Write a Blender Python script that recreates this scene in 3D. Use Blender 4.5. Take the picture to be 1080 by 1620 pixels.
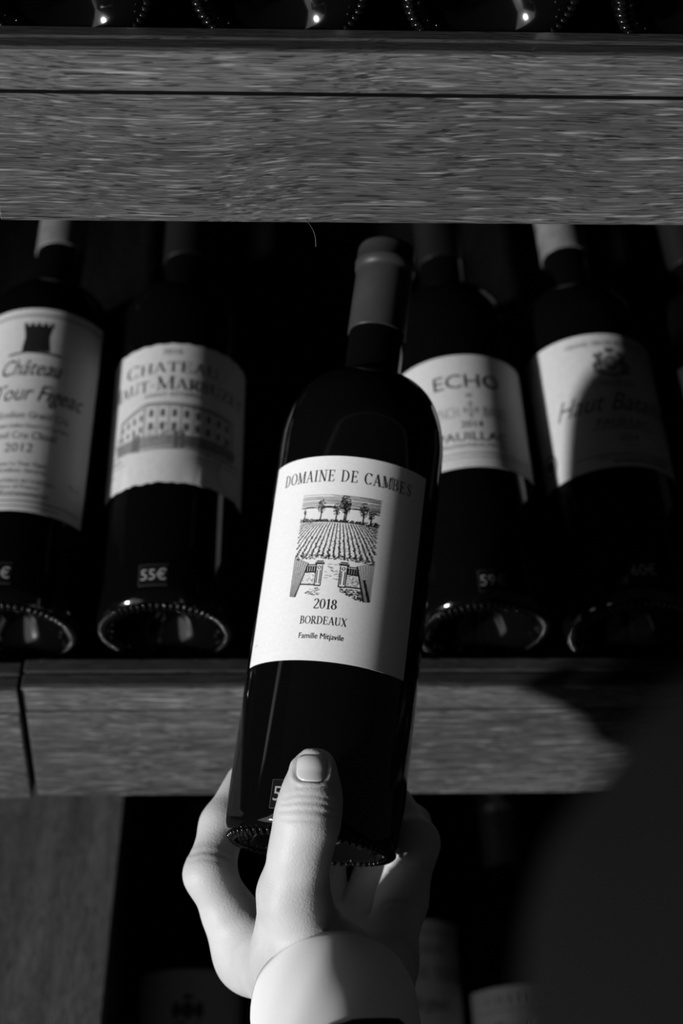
import bpy, bmesh, math, random
import numpy as np
from mathutils import Matrix, Vector

for o in list(bpy.data.objects):
    bpy.data.objects.remove(o)
SC = bpy.context.scene
COL = SC.collection
rng = random.Random(7)
R_ = math.radians

# ------------------------------------------------------------------ camera
CAM = np.array([-0.0009, -0.5924, 0.5877])
CR = np.array([0.9993, -0.0296, 0.0243])
CU = np.array([-0.0006, 0.6231, 0.7822])
CF = np.array([0.0383, 0.7816, -0.6226])
CF /= np.linalg.norm(CF)
CR -= CF * (CR @ CF); CR /= np.linalg.norm(CR)
CU = np.cross(CR, CF)
FPX = 2500.0
cd = bpy.data.cameras.new('camera')
cam = bpy.data.objects.new('camera', cd); COL.objects.link(cam)
cd.sensor_fit = 'VERTICAL'; cd.sensor_height = 36.0; cd.sensor_width = 24.0
cd.lens = FPX / 1620 * 36.0
cd.clip_start = 0.01
cam.matrix_world = Matrix(((CR[0], CU[0], -CF[0], CAM[0]), (CR[1], CU[1], -CF[1], CAM[1]),
                           (CR[2], CU[2], -CF[2], CAM[2]), (0, 0, 0, 1)))
cd.dof.use_dof = True
cd.dof.focus_distance = 0.653
cd.dof.aperture_fstop = 6.8
SC.camera = cam

# ------------------------------------------------------------------ world, sun, added fill lamp, exposure
w = bpy.data.worlds.new('world'); SC.world = w; w.use_nodes = True
w.node_tree.nodes['Background'].inputs[0].default_value = (1, 1, 1, 1)
w.node_tree.nodes['Background'].inputs[1].default_value = 0.017
SUN = Vector((-0.820, -0.520, 0.185)).normalized()          # towards the low sun
sd = bpy.data.lights.new('sun', 'SUN'); sd.energy = 3.9; sd.angle = R_(3.2)
so = bpy.data.objects.new('sun', sd); COL.objects.link(so)
so.rotation_euler = SUN.to_track_quat('Z', 'Y').to_euler(); so.location = SUN * 4
wd_ = bpy.data.lights.new('soft_fill', 'AREA'); wd_.shape = 'RECTANGLE'; wd_.size = 1.45; wd_.size_y = 2.05; wd_.energy = 11.0
wo = bpy.data.objects.new('soft_fill', wd_); COL.objects.link(wo)      # soft fill lamp, added in the opening of the made-up left window
wo.matrix_world = Matrix.Translation((-1.96, -1.85, .67)) @ Matrix.Rotation(R_(-90), 4, 'Y')
vs = SC.view_settings
vs.view_transform = 'Standard'; vs.look = 'None'; vs.gamma = 1.0; vs.use_curve_mapping = False
vs.exposure = 0.0


def P(px, py, d):
    """a point of the place, from the direction it is seen in and its distance"""
    return CAM + d * (CF + (px - 540) / FPX * CR - (py - 810) / FPX * CU)


def PX(p):
    q = np.asarray(p) - CAM
    z = q @ CF
    return 540 + FPX * (q @ CR) / z, 810 - FPX * (q @ CU) / z, z


# ------------------------------------------------------------------ materials
def mat(name, grey, rough=.5, spec=.5, **kw):
    m = bpy.data.materials.new(name); m.use_nodes = True
    b = m.node_tree.nodes['Principled BSDF']
    b.inputs['Base Color'].default_value = (grey, grey, grey, 1)
    b.inputs['Roughness'].default_value = rough
    b.inputs['Specular IOR Level'].default_value = spec
    for k, v in kw.items():
        b.inputs[k.replace('_', ' ')].default_value = v
    return m


def noisy(m, scale, lo, hi, mapping=(1, 1, 1), detail=3, bump=0.0, bscale=None, bdist=.001):
    nt = m.node_tree; b = nt.nodes['Principled BSDF']
    tc = nt.nodes.new('ShaderNodeTexCoord'); mp = nt.nodes.new('ShaderNodeMapping')
    mp.inputs['Scale'].default_value = mapping
    nt.links.new(tc.outputs['Object'], mp.inputs[0])
    n = nt.nodes.new('ShaderNodeTexNoise'); n.inputs['Scale'].default_value = scale; n.inputs['Detail'].default_value = detail
    nt.links.new(mp.outputs[0], n.inputs['Vector'])
    r = nt.nodes.new('ShaderNodeMapRange'); r.inputs['From Min'].default_value = .3; r.inputs['From Max'].default_value = .7
    r.inputs['To Min'].default_value = lo; r.inputs['To Max'].default_value = hi
    nt.links.new(n.outputs['Fac'], r.inputs['Value'])
    nt.links.new(r.outputs[0], b.inputs['Base Color'])
    if bump:
        n2 = nt.nodes.new('ShaderNodeTexNoise'); n2.inputs['Scale'].default_value = bscale or scale; n2.inputs['Detail'].default_value = 4
        nt.links.new(mp.outputs[0], n2.inputs['Vector'])
        bp = nt.nodes.new('ShaderNodeBump'); bp.inputs['Strength'].default_value = bump; bp.inputs['Distance'].default_value = bdist
        nt.links.new(n2.outputs['Fac'], bp.inputs['Height']); nt.links.new(bp.outputs[0], b.inputs['Normal'])
    return m


def oak(name, base, fleck, along='X', flecks=1.0):
    """open-pored oak: long grain along one axis, pale flecks and dark pores"""
    m = mat(name, base, .5, .35)
    nt = m.node_tree; N = nt.nodes; L = nt.links; b = N['Principled BSDF']
    tc = N.new('ShaderNodeTexCoord')
    sep = N.new('ShaderNodeSeparateXYZ'); L.new(tc.outputs['Object'], sep.inputs[0])
    com = N.new('ShaderNodeCombineXYZ')
    a, c = ('X', 'Y') if along == 'X' else ('Y', 'X')
    L.new(sep.outputs[a], com.inputs['X']); L.new(sep.outputs[c], com.inputs['Y']); L.new(sep.outputs['Z'], com.inputs['Z'])

    def mp(s, src=com):
        q = N.new('ShaderNodeMapping'); q.inputs['Scale'].default_value = s; L.new(src.outputs[0], q.inputs[0]); return q

    def noise(vec, detail=2.0, rough=.5, sc=1.0):
        n = N.new('ShaderNodeTexNoise'); n.inputs['Scale'].default_value = sc
        n.inputs['Detail'].default_value = detail; n.inputs['Roughness'].default_value = rough
        L.new(vec.outputs[0], n.inputs['Vector']); return n

    def rng_(v, f0, f1, t0, t1):
        r = N.new('ShaderNodeMapRange'); r.interpolation_type = 'SMOOTHSTEP'
        for k, x in zip(('From Min', 'From Max', 'To Min', 'To Max'), (f0, f1, t0, t1)):
            r.inputs[k].default_value = x
        L.new(v, r.inputs['Value']); return r

    def mth(op, x, y):
        q = N.new('ShaderNodeMath'); q.operation = op
        for i, z in enumerate((x, y)):
            if hasattr(z, 'is_linked'): L.new(z, q.inputs[i])
            else: q.inputs[i].default_value = z
        return q
    # gentle waviness of the grain
    wav = noise(mp((7, 9, 9)), 1.0)
    wz = mth('MULTIPLY', mth('SUBTRACT', wav.outputs['Fac'], .5).outputs[0], .022)
    comw = N.new('ShaderNodeCombineXYZ'); s2 = N.new('ShaderNodeSeparateXYZ'); L.new(com.outputs[0], s2.inputs[0])
    L.new(s2.outputs['X'], comw.inputs['X'])
    L.new(mth('ADD', s2.outputs['Y'], wz.outputs[0]).outputs[0], comw.inputs['Y'])
    L.new(mth('ADD', s2.outputs['Z'], wz.outputs[0]).outputs[0], comw.inputs['Z'])
    broad = noise(mp((5, 60, 60), comw), 3)
    fine = noise(mp((38, 1500, 1500), comw), 3, .65)
    fl = noise(mp((60, 1150, 1150), comw), 1.0)
    fl2 = noise(mp((24, 640, 640), comw), 1.5)
    po = noise(mp((90, 1400, 1400), comw), 1.0)
    t1 = rng_(broad.outputs['Fac'], .25, .75, base * .72, base * 1.28)
    t2 = rng_(fine.outputs['Fac'], .28, .72, .50, 1.50)
    col = mth('MULTIPLY', t1.outputs[0], t2.outputs[0])
    f1 = rng_(fl.outputs['Fac'], .60, .74, 0.0, fleck * flecks)
    f2 = rng_(fl2.outputs['Fac'], .60, .74, 0.0, fleck * .9 * flecks)
    f1 = mth('ADD', f1.outputs[0], f2.outputs[0])
    p1 = rng_(po.outputs['Fac'], .30, .42, .35, 1.0)
    col = mth('MULTIPLY', col.outputs[0], p1.outputs[0])
    col = mth('ADD', col.outputs[0], f1.outputs[0])
    L.new(col.outputs[0], b.inputs['Base Color'])
    h = mth('ADD', mth('MULTIPLY', fine.outputs['Fac'], .6).outputs[0], p1.outputs[0])
    bp = N.new('ShaderNodeBump'); bp.inputs['Strength'].default_value = .55; bp.inputs['Distance'].default_value = .0005
    L.new(h.outputs[0], bp.inputs['Height']); L.new(bp.outputs[0], b.inputs['Normal'])
    return m


M = {}
M['oak'] = oak('oak_fascia', .085, .15)
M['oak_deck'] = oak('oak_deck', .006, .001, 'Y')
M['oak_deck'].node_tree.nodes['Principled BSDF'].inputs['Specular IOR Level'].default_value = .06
M['oak_ledge'] = oak('oak_ledge', .135, .05, 'Y', .6)
M['oak_strip'] = oak('oak_strip', .105, .17)
M['oak_dark'] = oak('oak_rail', .045, .02)
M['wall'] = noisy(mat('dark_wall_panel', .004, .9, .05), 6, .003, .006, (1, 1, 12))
M['plaster'] = noisy(mat('dark_plaster', .06, .9), 8, .05, .075)
M['floor'] = noisy(mat('dark_floor', .05, .6), 5, .04, .07, (1, 8, 1))
M['glass'] = mat('dark_bottle_glass', .0025, .055, .5)
M['glass2'] = mat('dark_bottle_glass_shelf', .002, .09, .5)
M['paper'] = noisy(mat('label_paper', .8, .6, .3), 700, .78, .84, bump=.12, bscale=1500, bdist=.0001)
M['paper_b'] = noisy(mat('label_paper_cream', .5, .6, .3), 300, .48, .53)
M['paper_c'] = noisy(mat('label_paper_grey', .66, .65, .3), 300, .62, .7)
M['bead'] = mat('moulded_glass_beads', .005, .10, .5)
M['ink'] = mat('printing_ink', .012, .6, .2)
M['ink_soft'] = mat('printing_ink_grey', .10, .6, .2)
M['ink_pale'] = mat('printing_ink_pale', .3, .6, .2)
M['foil'] = noisy(mat('capsule_foil_dark', .05, .38, .5, Metallic=.35), 60, .045, .06)
M['foil_black'] = mat('capsule_foil_black', .005, .45, .35)
M['foil_pale'] = noisy(mat('capsule_foil_pale', .2, .42, .5, Metallic=.3), 90, .12, .24)
M['tag'] = mat('price_tag_film', .006, .25, .5)
M['tag_ink'] = mat('price_tag_print', .28, .5, .3)
M['tag_rim'] = mat('price_tag_rim', .05, .3, .5)
M['skin'] = mat('skin', .56, .52, .32)
M['nail'] = mat('thumb_nail_surface', .62, .28, .5)
M['shirt'] = noisy(mat('white_cotton', .86, .8, .2), 1800, .83, .88, bump=.15, bscale=2500, bdist=.0002)
M['jacket'] = noisy(mat('dark_wool', .006, .95, .1), 900, .0036, .006, bump=.3, bscale=1200, bdist=.0004)
M['white_frame'] = mat('window_frame_paint', .5, .5)
M['dust'] = mat('pale_fibre', .16, .7)


def skin_nodes(m):
    nt = m.node_tree; b = nt.nodes['Principled BSDF']
    b.inputs['Subsurface Weight'].default_value = .12
    b.inputs['Subsurface Radius'].default_value = (.004, .004, .004)
    b.inputs['Subsurface Scale'].default_value = .6
    tc = nt.nodes.new('ShaderNodeTexCoord')
    n = nt.nodes.new('ShaderNodeTexNoise'); n.inputs['Scale'].default_value = 55; n.inputs['Detail'].default_value = 5
    nt.links.new(tc.outputs['Object'], n.inputs['Vector'])
    r = nt.nodes.new('ShaderNodeMapRange'); r.inputs['From Min'].default_value = .3; r.inputs['From Max'].default_value = .7
    r.inputs['To Min'].default_value = .51; r.inputs['To Max'].default_value = .61
    nt.links.new(n.outputs['Fac'], r.inputs['Value']); nt.links.new(r.outputs[0], b.inputs['Base Color'])
    v = nt.nodes.new('ShaderNodeTexVoronoi'); v.inputs['Scale'].default_value = 1100
    nt.links.new(tc.outputs['Object'], v.inputs['Vector'])
    n2 = nt.nodes.new('ShaderNodeTexNoise'); n2.inputs['Scale'].default_value = 420; n2.inputs['Detail'].default_value = 5
    nt.links.new(tc.outputs['Object'], n2.inputs['Vector'])
    a = nt.nodes.new('ShaderNodeMath'); a.operation = 'ADD'
    nt.links.new(v.outputs['Distance'], a.inputs[0]); nt.links.new(n2.outputs['Fac'], a.inputs[1])
    bp = nt.nodes.new('ShaderNodeBump'); bp.inputs['Strength'].default_value = .15; bp.inputs['Distance'].default_value = .0005
    nt.links.new(a.outputs[0], bp.inputs['Height']); nt.links.new(bp.outputs[0], b.inputs['Normal'])


skin_nodes(M['skin'])


# ------------------------------------------------------------------ object helpers
def link(name, me, m, parent=None, smooth=False):
    o = bpy.data.objects.new(name, me); COL.objects.link(o)
    if m is not None and not me.materials: me.materials.append(m)
    if smooth:
        me.polygons.foreach_set('use_smooth', [True] * len(me.polygons))
    if parent is not None: o.parent = parent
    return o


def pyd(name, v, f):
    me = bpy.data.meshes.new(name)
    me.from_pydata([tuple(map(float, x)) for x in v], [], [tuple(map(int, x)) for x in f]); me.update()
    return me


def thing(name, label, cat, group=None, mw=None):
    o = bpy.data.objects.new(name, None); COL.objects.link(o); o.empty_display_size = .02
    o['label'] = label; o['category'] = cat
    if group: o['group'] = group
    if mw is not None: o.matrix_world = mw
    return o


def tag(o, label=None, cat=None, group=None, kind=None):
    if label: o['label'] = label
    if cat: o['category'] = cat
    if group: o['group'] = group
    if kind: o['kind'] = kind
    return o


def box(name, x0, x1, y0, y1, z0, z1, m, parent=None, bev=.0008, rot=None):
    bm = bmesh.new(); bmesh.ops.create_cube(bm, size=1)
    for v in bm.verts:
        v.co = Vector(((x0 + x1) / 2 + v.co.x * (x1 - x0), (y0 + y1) / 2 + v.co.y * (y1 - y0), (z0 + z1) / 2 + v.co.z * (z1 - z0)))
    if bev:
        bmesh.ops.bevel(bm, geom=list(bm.edges), offset=bev, segments=2, affect='EDGES', profile=.5)
    if rot is not None: bmesh.ops.transform(bm, matrix=rot, verts=bm.verts)
    me = bpy.data.meshes.new(name); bm.to_mesh(me); bm.free()
    return link(name, me, m, parent)


def struct(o):
    o['kind'] = 'structure'; return o


# ------------------------------------------------------------------ the setting
AL = 0.3854                                   # slope of the bottle racks
H = 0.346                                     # distance between the two shelves
BACK = 0.43
FLOOR = -1.1
struct(box('floor', -1.98, 2.3, -3.3, BACK + .06, FLOOR - .05, FLOOR, M['floor'], bev=0))
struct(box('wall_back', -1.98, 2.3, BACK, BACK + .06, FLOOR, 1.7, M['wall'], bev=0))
WX = -1.9
# unseen window wall added on the left; its sill cuts off the low sun
wl = struct(box('added_wall_left', WX - .08, WX, -3.3, BACK, FLOOR, -.10, M['plaster'], bev=0))
for (y0, y1, z0, z1) in ((-3.3, -2.95, -.10, 1.7), (-.75, BACK, -.10, 1.7), (-2.95, -.75, 1.45, 1.7)):
    box('added_wall_pier', WX - .08, WX, y0, y1, z0, z1, M['plaster'], wl, bev=0)
wf = struct(box('added_window_1', WX - .07, WX - .02, -2.95, -2.90, -.10, 1.45, M['white_frame'], bev=.002))
box('added_window_frame', WX - .07, WX - .02, -.80, -.75, -.10, 1.45, M['white_frame'], wf)
box('added_window_frame', WX - .07, WX - .02, -2.90, -.80, 1.40, 1.45, M['white_frame'], wf)
box('added_window_sill', WX - .07, WX + .06, -2.95, -.75, -.13, -.10, M['white_frame'], wf)


def shelf(name, label, z, bh, joint, xl, xr, deck=True):
    """an inclined bottle rack: deck, two top rails, a narrow strip and a wide fascia board per run"""
    t = thing(name, label, 'shelf', mw=Matrix.Translation((0, 0, z)))
    for i, (a, b) in enumerate(((xl, joint - .0008), (joint + .0008, xr))):
        dy = -.0022 if i == 0 else 0.0
        box('rail', a, b, .0106 + dy, .0198 + dy, -.030, 0, M['oak_dark'], t, .0007)
        box('rail', a, b, .0008 + dy, .0094 + dy, -.0174, -.0006, M['oak_dark'], t, .0007)
        box('fascia_strip', a, b, -.0010 + dy, .0006 + dy, -.0178, -.0012, M['oak_strip'], t, .0005)
        box('gap_shade_strip', a, b, .0004 + dy, .0104 + dy, -.0197, -.0176, M['wall'], t, 0)  # near-black strip laid in the groove, standing in for its shade
        box('fascia_board', a + .0004, b - .0004, dy, .0150 + dy, -.0196 - bh, -.0196, M['oak'], t, .0012)
    if deck:
        # plank bed under the bottles
        n = Vector((0, -math.sin(AL), math.cos(AL)))
        b0 = Vector((0, .0243, .0132)) - n * .0380
        ln = (BACK - b0.y) / math.cos(AL) - .012
        rot = Matrix.Translation(b0) @ Matrix.Rotation(AL, 4, 'X')
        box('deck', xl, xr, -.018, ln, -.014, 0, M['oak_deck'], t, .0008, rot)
    return t


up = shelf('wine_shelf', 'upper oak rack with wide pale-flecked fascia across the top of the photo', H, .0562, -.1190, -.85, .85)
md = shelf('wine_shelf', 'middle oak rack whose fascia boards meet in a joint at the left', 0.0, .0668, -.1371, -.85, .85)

# a stray fibre hanging from the upper fascia
fb = []
a, b_ = np.array([.0091, -.0004, H - .0735]), np.array([.0138, -.0004, H - .0865])
fp = [a + (b_ - a) * s + np.array([.0014, 0, .0004]) * math.sin(s * math.pi) for s in np.linspace(0, 1, 10)]
vv = []; ff = []
for i, p in enumerate(fp):
    for k in range(4):
        an = k * math.pi / 2
        vv.append((p[0] + .00012 * math.cos(an), p[1] + .00012 * math.sin(an), p[2] - H))
    if i:
        for k in range(4):
            ff.append(((i - 1) * 4 + k, (i - 1) * 4 + (k + 1) % 4, i * 4 + (k + 1) % 4, i * 4 + k))
link('stray_fibre', pyd('stray_fibre', vv, ff), M['dust'], up)

# lower cabinet: broad ledge at the left, a rack beside it
LEDX, LEDZ = -.1085, -.25
cab = thing('base_cabinet', 'base cabinet with a broad flat wooden ledge under the middle rack', 'cabinet', mw=Matrix.Translation((0, 0, FLOOR)))
box('ledge_board', -.85, LEDX, -.16, BACK - .002, LEDZ - FLOOR - .022, LEDZ - FLOOR, M['oak_ledge'], cab, .0012)
box('side_panel', -.85, LEDX - .003, -.155, BACK - .002, 0.001, LEDZ - FLOOR - .0225, M['oak_dark'], cab, 0)
LB = Vector((-.0654, -.07, -.44))
low = thing('wine_shelf', 'lower dark rack below the middle fascia, right of the wooden ledge', 'shelf', mw=Matrix.Translation((0, 0, LB.z - .0132)))
n = Vector((0, -math.sin(AL), math.cos(AL)))
b0 = Vector((0, LB.y, .0132)) - n * .0380
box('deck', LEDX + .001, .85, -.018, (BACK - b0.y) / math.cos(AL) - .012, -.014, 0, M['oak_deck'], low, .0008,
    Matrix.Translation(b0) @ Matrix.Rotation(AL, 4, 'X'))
box('rail', LEDX + .001, .85, LB.y - .024, LB.y - .004, -.10, 0, M['oak_dark'], low, .0008)


# ------------------------------------------------------------------ lettering and line art (flat print, laid on the round labels)
class Print:
    def __init__(s): s.q = []

    def quad(s, a, b, c, d, n=12):
        """a-b lower edge, d-c upper edge, cut into narrow strips so it follows the round"""
        mix = lambda p, q, t: (p[0] + (q[0] - p[0]) * t, p[1] + (q[1] - p[1]) * t)
        for i in range(n):
            t0, t1 = i / n, (i + 1) / n
            s.q.append([mix(a, b, t0), mix(a, b, t1), mix(d, c, t1), mix(d, c, t0)])

    def line(s, x0, y0, x1, y1, wd, w1=None, step=.0025):
        w1 = wd if w1 is None else w1
        dx, dy = x1 - x0, y1 - y0; ln = math.hypot(dx, dy)
        if ln < 1e-9: return
        nx, ny = -dy / ln, dx / ln
        k = max(1, int(ln / step))
        for i in range(k):
            a, b = i / k, (i + 1) / k
            wa, wb = (wd + (w1 - wd) * a) / 2, (wd + (w1 - wd) * b) / 2
            ax, ay, bx, by = x0 + dx * a, y0 + dy * a, x0 + dx * b, y0 + dy * b
            s.q.append([(ax + nx * wa, ay + ny * wa), (ax - nx * wa, ay - ny * wa), (bx - nx * wb, by - ny * wb), (bx + nx * wb, by + ny * wb)])

    def poly(s, pts, wd, close=False):
        pts = list(pts) + ([pts[0]] if close else [])
        for a, b in zip(pts, pts[1:]): s.line(*a, *b, wd)

    def rect(s, x0, y0, x1, y1): s.line(x0, (y0 + y1) / 2, x1, (y0 + y1) / 2, abs(y1 - y0))

    def disc(s, x, y, rx, ry=None, n=8):
        ry = rx if ry is None else ry
        s.q.append([(x + rx * math.cos(i * 2 * math.pi / n), y + ry * math.sin(i * 2 * math.pi / n)) for i in range(n)])

    def add(s, polys, x, y, sx, sy=None, shear=0.0):
        sy = sx if sy is None else sy
        for p in polys:
            s.q.append([(x + a * sx + shear * b * sy, y + b * sy) for a, b in p])

    def build(s, name, m, parent, R, off=.0003):
        v = []; f = []
        for p in s.q:
            ar = sum(p[i - 1][0] * p[i][1] - p[i][0] * p[i - 1][1] for i in range(len(p)))
            if ar < 0: p = p[::-1]
            f.append(tuple(range(len(v), len(v) + len(p))))
            for (u, t) in p:
                an = u / R
                v.append(((R + off) * math.sin(an), -(R + off) * math.cos(an), t))
        return link(name, pyd(name, v, f), m, parent)


TH, TN = .135, .05


def arc(cx, cy, rx, ry, a0, a1, n=14, th=TH, tn=TN):
    out = []
    A = [R_(a0 + (a1 - a0) * i / n) for i in range(n + 1)]
    for a, b in zip(A, A[1:]):
        q = []
        for an, sg in ((a, 1), (a, -1), (b, -1), (b, 1)):
            wd = (tn + (th - tn) * abs(math.cos(an)) ** 1.3) / 2
            q.append((cx + (rx - .0 + sg * wd) * math.cos(an), cy + (ry + sg * wd * .8) * math.sin(an)))
        out.append(q)
    return out


def ln(x0, y0, x1, y1, wd):
    p = Print(); p.line(x0, y0, x1, y1, wd, step=9); return p.q


def ser(x, y, l=.16):
    return ln(x - l, y, x + l, y, TN)


def stem(x, th=TH, s0=1, s1=1):
    q = ln(x, 0, x, 1, th)
    if s0: q += ser(x, .022)
    if s1: q += ser(x, .978)
    return q


def serif_glyphs():
    G = {}
    G['A'] = (ln(.08, 0, .37, 1, TN) + ln(.36, 1, .68, 0, TH) + ln(.17, .33, .55, .33, TN) + ser(.08, .022, .11) + ser(.68, .022, .13), .78)
    G['B'] = (stem(.17) + ln(.17, .975, .34, .975, TN) + ln(.17, .53, .36, .53, TN) + ln(.17, .025, .36, .025, TN) + arc(.34, .755, .18, .22, -90, 90) + arc(.36, .275, .23, .25, -90, 90), .70)
    G['C'] = (arc(.42, .5, .34, .475, 42, 318, 20) + ln(.69, .72, .69, .98, TN) + ln(.69, .02, .69, .2, TN), .80)
    G['D'] = (stem(.17) + ln(.17, .975, .36, .975, TN) + ln(.17, .025, .36, .025, TN) + arc(.34, .5, .40, .475, -90, 90, 18), .86)
    G['E'] = (stem(.17) + ln(.17, .975, .62, .975, TN) + ln(.17, .52, .50, .52, TN) + ln(.17, .025, .64, .025, TN) + ln(.61, .78, .61, .98, TN) + ln(.65, .02, .65, .24, TN) + ln(.49, .42, .49, .62, TN), .74)
    G['F'] = (stem(.17) + ln(.17, .975, .62, .975, TN) + ln(.17, .50, .50, .50, TN) + ln(.61, .78, .61, .98, TN), .68)
    G['G'] = (arc(.42, .5, .34, .475, 42, 325, 20) + ln(.69, .72, .69, .98, TN) + ln(.68, .05, .68, .42, TH), .86)
    G['H'] = (stem(.17) + stem(.71) + ln(.17, .52, .71, .52, TN), .88)
    G['I'] = (stem(.19), .38)
    G['L'] = (stem(.17) + ln(.17, .025, .62, .025, TN) + ln(.62, .02, .62, .26, TN), .70)
    G['M'] = (stem(.14, TN, 1, 0) + ln(.14, .98, .49, .04, TH) + ln(.49, .04, .84, .98, TN) + stem(.86) + ser(.12, .978, .1), 1.02)
    G['N'] = (stem(.15, TN) + ln(.15, .98, .72, .02, TH) + stem(.74, TN, 0, 1), .88)
    G['O'] = (arc(.43, .5, .36, .475, 0, 360, 28), .86)
    G['P'] = (stem(.17) + ln(.17, .975, .34, .975, TN) + ln(.17, .46, .34, .46, TN) + arc(.34, .72, .21, .255, -90, 90), .66)
    G['R'] = (stem(.17) + ln(.17, .975, .34, .975, TN) + ln(.17, .48, .34, .48, TN) + arc(.34, .73, .20, .245, -90, 90) + ln(.36, .47, .66, .02, TH) + ser(.68, .022, .09), .76)
    sp = [(.50, .80), (.47, .92), (.36, .97), (.25, .97), (.15, .90), (.11, .78), (.15, .66), (.26, .57), (.38, .50), (.49, .42), (.54, .30), (.52, .15), (.42, .05), (.29, .02), (.17, .05), (.10, .18)]
    p = Print()
    for i in range(len(sp) - 1):
        k = math.exp(-((i - 7) / 3.2) ** 2)
        p.line(*sp[i], *sp[i + 1], TN + (TH - TN) * k, step=9)
    G['S'] = (p.q + ln(.52, .72, .52, .98, TN) + ln(.09, .02, .09, .26, TN), .64)
    G['T'] = (stem(.37, TH, 1, 0) + ln(.04, .975, .70, .975, TN) + ln(.05, .76, .05, .98, TN) + ln(.69, .76, .69, .98, TN), .74)
    G['U'] = (ln(.17, .3, .17, 1, TH) + ser(.17, .978) + ln(.70, .3, .70, 1, TN) + ser(.70, .978, .12) + arc(.435, .30, .265, .28, 180, 360), .86)
    G['X'] = (ln(.12, 1, .66, 0, TH) + ln(.66, 1, .12, 0, TN) + ser(.12, .978, .12) + ser(.66, .978, .1) + ser(.12, .022, .1) + ser(.66, .022, .12), .78)
    G['Z'] = (ln(.08, .975, .62, .975, TN) + ln(.08, .025, .64, .025, TN) + ln(.60, .96, .10, .03, TH) + ln(.08, .76, .08, .98, TN) + ln(.64, .02, .64, .24, TN), .72)
    G['Y'] = (ln(.37, 0, .37, .48, TH) + ln(.10, .98, .37, .47, TH) + ln(.66, .98, .37, .47, TN) + ser(.10, .978, .1) + ser(.66, .978, .09) + ser(.37, .022), .74)
    G['0'] = (arc(.28, .5, .21, .475, 0, 360, 24), .56)
    G['1'] = (stem(.26, TH, 1, 0) + ln(.10, .84, .26, .98, TN), .46)
    G['2'] = (arc(.27, .73, .19, .245, 165, -25, 12) + ln(.44, .64, .08, .06, .09) + ln(.06, .04, .50, .04, .085) + ln(.50, .03, .52, .18, TN), .56)
    G['8'] = (arc(.28, .74, .16, .225, 0, 360, 20) + arc(.28, .26, .20, .235, 0, 360, 20), .56)
    G['4'] = (ln(.38, 0, .38, 1, TH) + ln(.38, .98, .05, .28, TN) + ln(.04, .28, .52, .28, TN) + ser(.38, .02, .12), .58)
    G['6'] = (arc(.28, .30, .20, .275, 0, 360, 20) + arc(.46, .40, .38, .58, 95, 175, 10), .56)
    G['-'] = (ln(.06, .42, .34, .42, .08), .42)
    G[' '] = ([], .36)
    return G


GL = serif_glyphs()


def serif(pr, txt, uc, v, hgt, width=None, small=None, gap=.05):
    """centred serif capitals; small = scale of all but the first letter of each word"""
    items = []; x = 0; first = True
    for ch in txt:
        g, wd = GL[ch]; s = 1.0
        if small and not first: s = small
        items.append((g, x, s)); x += (wd + gap) * s
        first = ch in ' -'
    x -= gap
    sx = hgt if width is None else width / x
    for g, xx, s in items: pr.add(g, uc + (xx - x / 2) * sx, v, sx * s, hgt * s)


_tc = {}


def sans_polys(txt):
    if txt in _tc: return _tc[txt]
    c = bpy.data.curves.new('t', 'FONT'); c.body = txt; c.resolution_u = 3
    o = bpy.data.objects.new('t', c); COL.objects.link(o)
    dg = bpy.context.evaluated_depsgraph_get()
    me = o.evaluated_get(dg).to_mesh()
    P_ = [[(me.vertices[i].co.x, me.vertices[i].co.y) for i in p.vertices] for p in me.polygons]
    bpy.data.objects.remove(o); bpy.data.curves.remove(c)
    xs = [a for p in P_ for a, _ in p]; x0, x1 = min(xs), max(xs)
    out = [[(a - x0, b) for a, b in p] for p in P_]
    _tc[txt] = (out, x1 - x0)
    return _tc[txt]


def sans(pr, txt, uc, v, size, width=None, shear=0.0):
    q, wd = sans_polys(txt)
    sx = size if width is None else width / wd
    pr.add(q, uc - wd * sx / 2, v, sx, size, shear)


# ------------------------------------------------------------------ bottles
def spin(prof, seg=72):
    v = []; f = []; idx = []
    for r, t in prof:
        if r < 1e-6:
            idx.append([len(v)]); v.append((0, 0, t))
        else:
            idx.append(list(range(len(v), len(v) + seg)))
            for k in range(seg):
                a = 2 * math.pi * k / seg; v.append((r * math.cos(a), r * math.sin(a), t))
    for A, B in zip(idx, idx[1:]):
        for k in range(seg):
            k2 = (k + 1) % seg
            if len(A) == 1: f.append((A[0], B[k2], B[k]))
            elif len(B) == 1: f.append((A[k], A[k2], B[0]))
            else: f.append((A[k], A[k2], B[k2], B[k]))
    return v, f


def bottle_profile(R, sh0, sh1, rn, top):
    p = [(0, .024), (.006, .0235), (.012, .0205), (.017, .0150), (.021, .0085), (.0245, .0035), (.0275, .0010), (.0300, 0.0),
         (R - .0055, .0002), (R - .0030, .0012), (R - .0012, .0030), (R - .0003, .0055), (R, .009)]
    for t in np.linspace(.03, sh0, 8): p.append((R, t))
    # full round shoulder, then a short sweep into the neck
    hh = sh1 - sh0
    for s in np.linspace(.06, 1, 22):
        a = s * math.pi / 2
        r = rn + .0022 + (R - rn - .0022) * math.cos(a) ** .82
        t = sh0 + hh * .86 * math.sin(a) ** 1.05
        p.append((r, t))
    for s in np.linspace(.2, 1, 6):
        p.append((rn + .0022 * (1 - s) ** 2, sh0 + hh * (.86 + .14 * s)))
    p += [(rn, sh1 + .02), (rn * .985, top - .012), (rn * .985, top)]
    return p


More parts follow.
